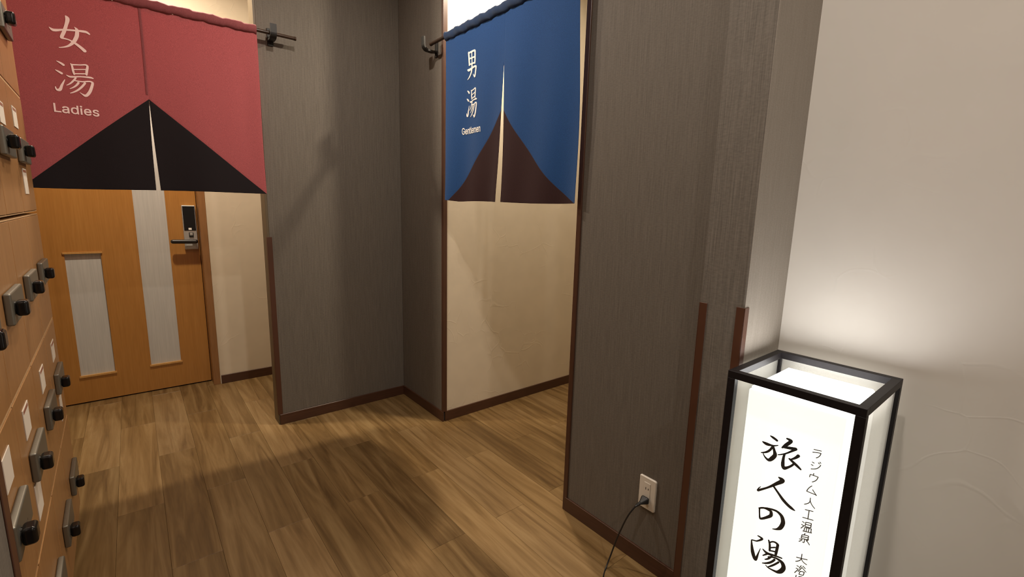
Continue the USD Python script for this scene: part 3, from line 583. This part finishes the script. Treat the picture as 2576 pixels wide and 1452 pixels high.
ph2 = m3.Manifold.batch_hull([m3.Manifold.sphere(0.0055, 14).translate((SX-0.036, 0.845, 0.262)), m3.Manifold.sphere(0.0034, 14).translate((SX-0.056, 0.851, 0.254))])
rings = [tm(m3.Manifold.cylinder(0.003, 0.0062-0.0006*k, 0.0062-0.0006*k, 14).rotate((0, 0, 0)).rotate((0, 70, 8)).translate((SX-0.038-0.006*k, 0.8455+0.0018*k, 0.2612-0.0025*k))) for k in range(3)]
obj('plug', join(ph + ph2, *rings), M['cord'], pg, smooth=35, label='black plug')
cpts = spline([(SX-0.054, 0.8505, 0.2548), (1.276, 0.862, 0.228), (1.268, 0.884, 0.165), (1.262, 0.902, 0.10), (1.250, 0.912, 0.04), (1.225, 0.910, 0.0045), (1.165, 0.875, 0.0032), (1.10, 0.79, 0.0032), (1.10, 0.66, 0.0032), (1.15, 0.55, 0.0032), (1.22, 0.49, 0.0032), (1.27, 0.47, 0.004), (1.29, 0.46, 0.03)], 90)
obj('cable', tube(cpts, 0.0027, 8), M['cord'], pg, smooth=60)

# ---------------------------------------------------------------- floor lantern with the bath's name
GX0, GX1, GY0, GY1, GT = 1.205, 1.525, 0.2365, 0.5435, 0.868
P = 0.0200
la = thing('floor_lantern', ((GX0+GX1)/2, (GY0+GY1)/2, 0), 'black framed floor lantern with a glowing white sign box in the corner', 'lantern')
for x in (GX0, GX1-P):
    for y in (GY0, GY1-P):
        obj('post', box(x, x+P, y, y+P, 0.0, GT-P, 0.0008), M['lantern_frame'], la)
for z in (0.03, GT-P):
    obj('rail', box(GX0, GX0+P, GY0, GY1, z, z+P, 0.0008), M['lantern_frame'], la)
    obj('rail', box(GX1-P, GX1, GY0, GY1, z, z+P, 0.0008), M['lantern_frame'], la)
    obj('rail', box(GX0+P, GX1-P, GY0, GY0+P, z, z+P, 0.0008), M['lantern_frame'], la)
    obj('rail', box(GX0+P, GX1-P, GY1-P, GY1, z, z+P, 0.0008), M['lantern_frame'], la)
obj('base_board', box(GX0+P, GX1-P, GY0+P, GY1-P, 0.03, 0.042), M['lantern_frame'], la)
zt = GT-P-0.001
h_ = P/2
for nm, b_ in (('front', box(GX0+h_-0.0015, GX0+h_+0.0015, GY0+P, GY1-P, 0.047, zt)), ('back', box(GX1-h_-0.0015, GX1-h_+0.0015, GY0+P, GY1-P, 0.047, zt)),
               ('s0', box(GX0+P, GX1-P, GY0+h_-0.0015, GY0+h_+0.0015, 0.047, zt)), ('s1', box(GX0+P, GX1-P, GY1-h_-0.0015, GY1-h_+0.0015, 0.047, zt))):
    obj('side_panel', b_, M['acrylic' if nm == 'front' else 'frosted_acrylic'], la, label='clear front panel' if nm == 'front' else 'half frosted side panel')
IX0, IX1, IY0, IY1, IT = 1.2405, 1.490, 0.2785, 0.5000, 0.832
obj('light_box', rbox(IX0, IX1, IY0, IY1, 0.044, IT-0.010, 0.004), M['glow_side'], la, smooth=30, label='glowing white sign box')
obj('light_box_top', box(IX0+0.004, IX1-0.004, IY0+0.004, IY1-0.004, IT-0.0105, IT, 0.004), M['glow_top'], la, label='bright top of the sign box')
def face(strokes):
    m = tm(flat_mesh(stroke_shape(strokes), 0.0006)); v = m.vertices
    # u = world y, drawn on the front face x = IX0
    k = trimesh.Trimesh(np.stack([IX0 - v[:, 2], v[:, 0], v[:, 1]], 1), m.faces, process=False); k.fix_normals(); return k
for a, b, what in ((0, 10, 'journey'), (10, 12, 'person'), (12, 14, 'of'), (14, len(LANTERN), 'hot bath')):
    obj('brush_character', face(LANTERN[a:b]), M['ink'], la, label=f'black brush character meaning {what}' if what != 'of' else 'black brush character no')
for a, b, what in ((0, 3, ''), (3, 8, ''), (8, 10, ''), (10, 12, ''), (12, 14, ''), (14, 17, ''), (17, 26, ''), (26, 33, ''), (33, 36, ''), (36, 44, ''), (44, 99, '')):
    obj('small_character', face(SMALL[a:b]), M['ink_grey'], la, label='small grey character')
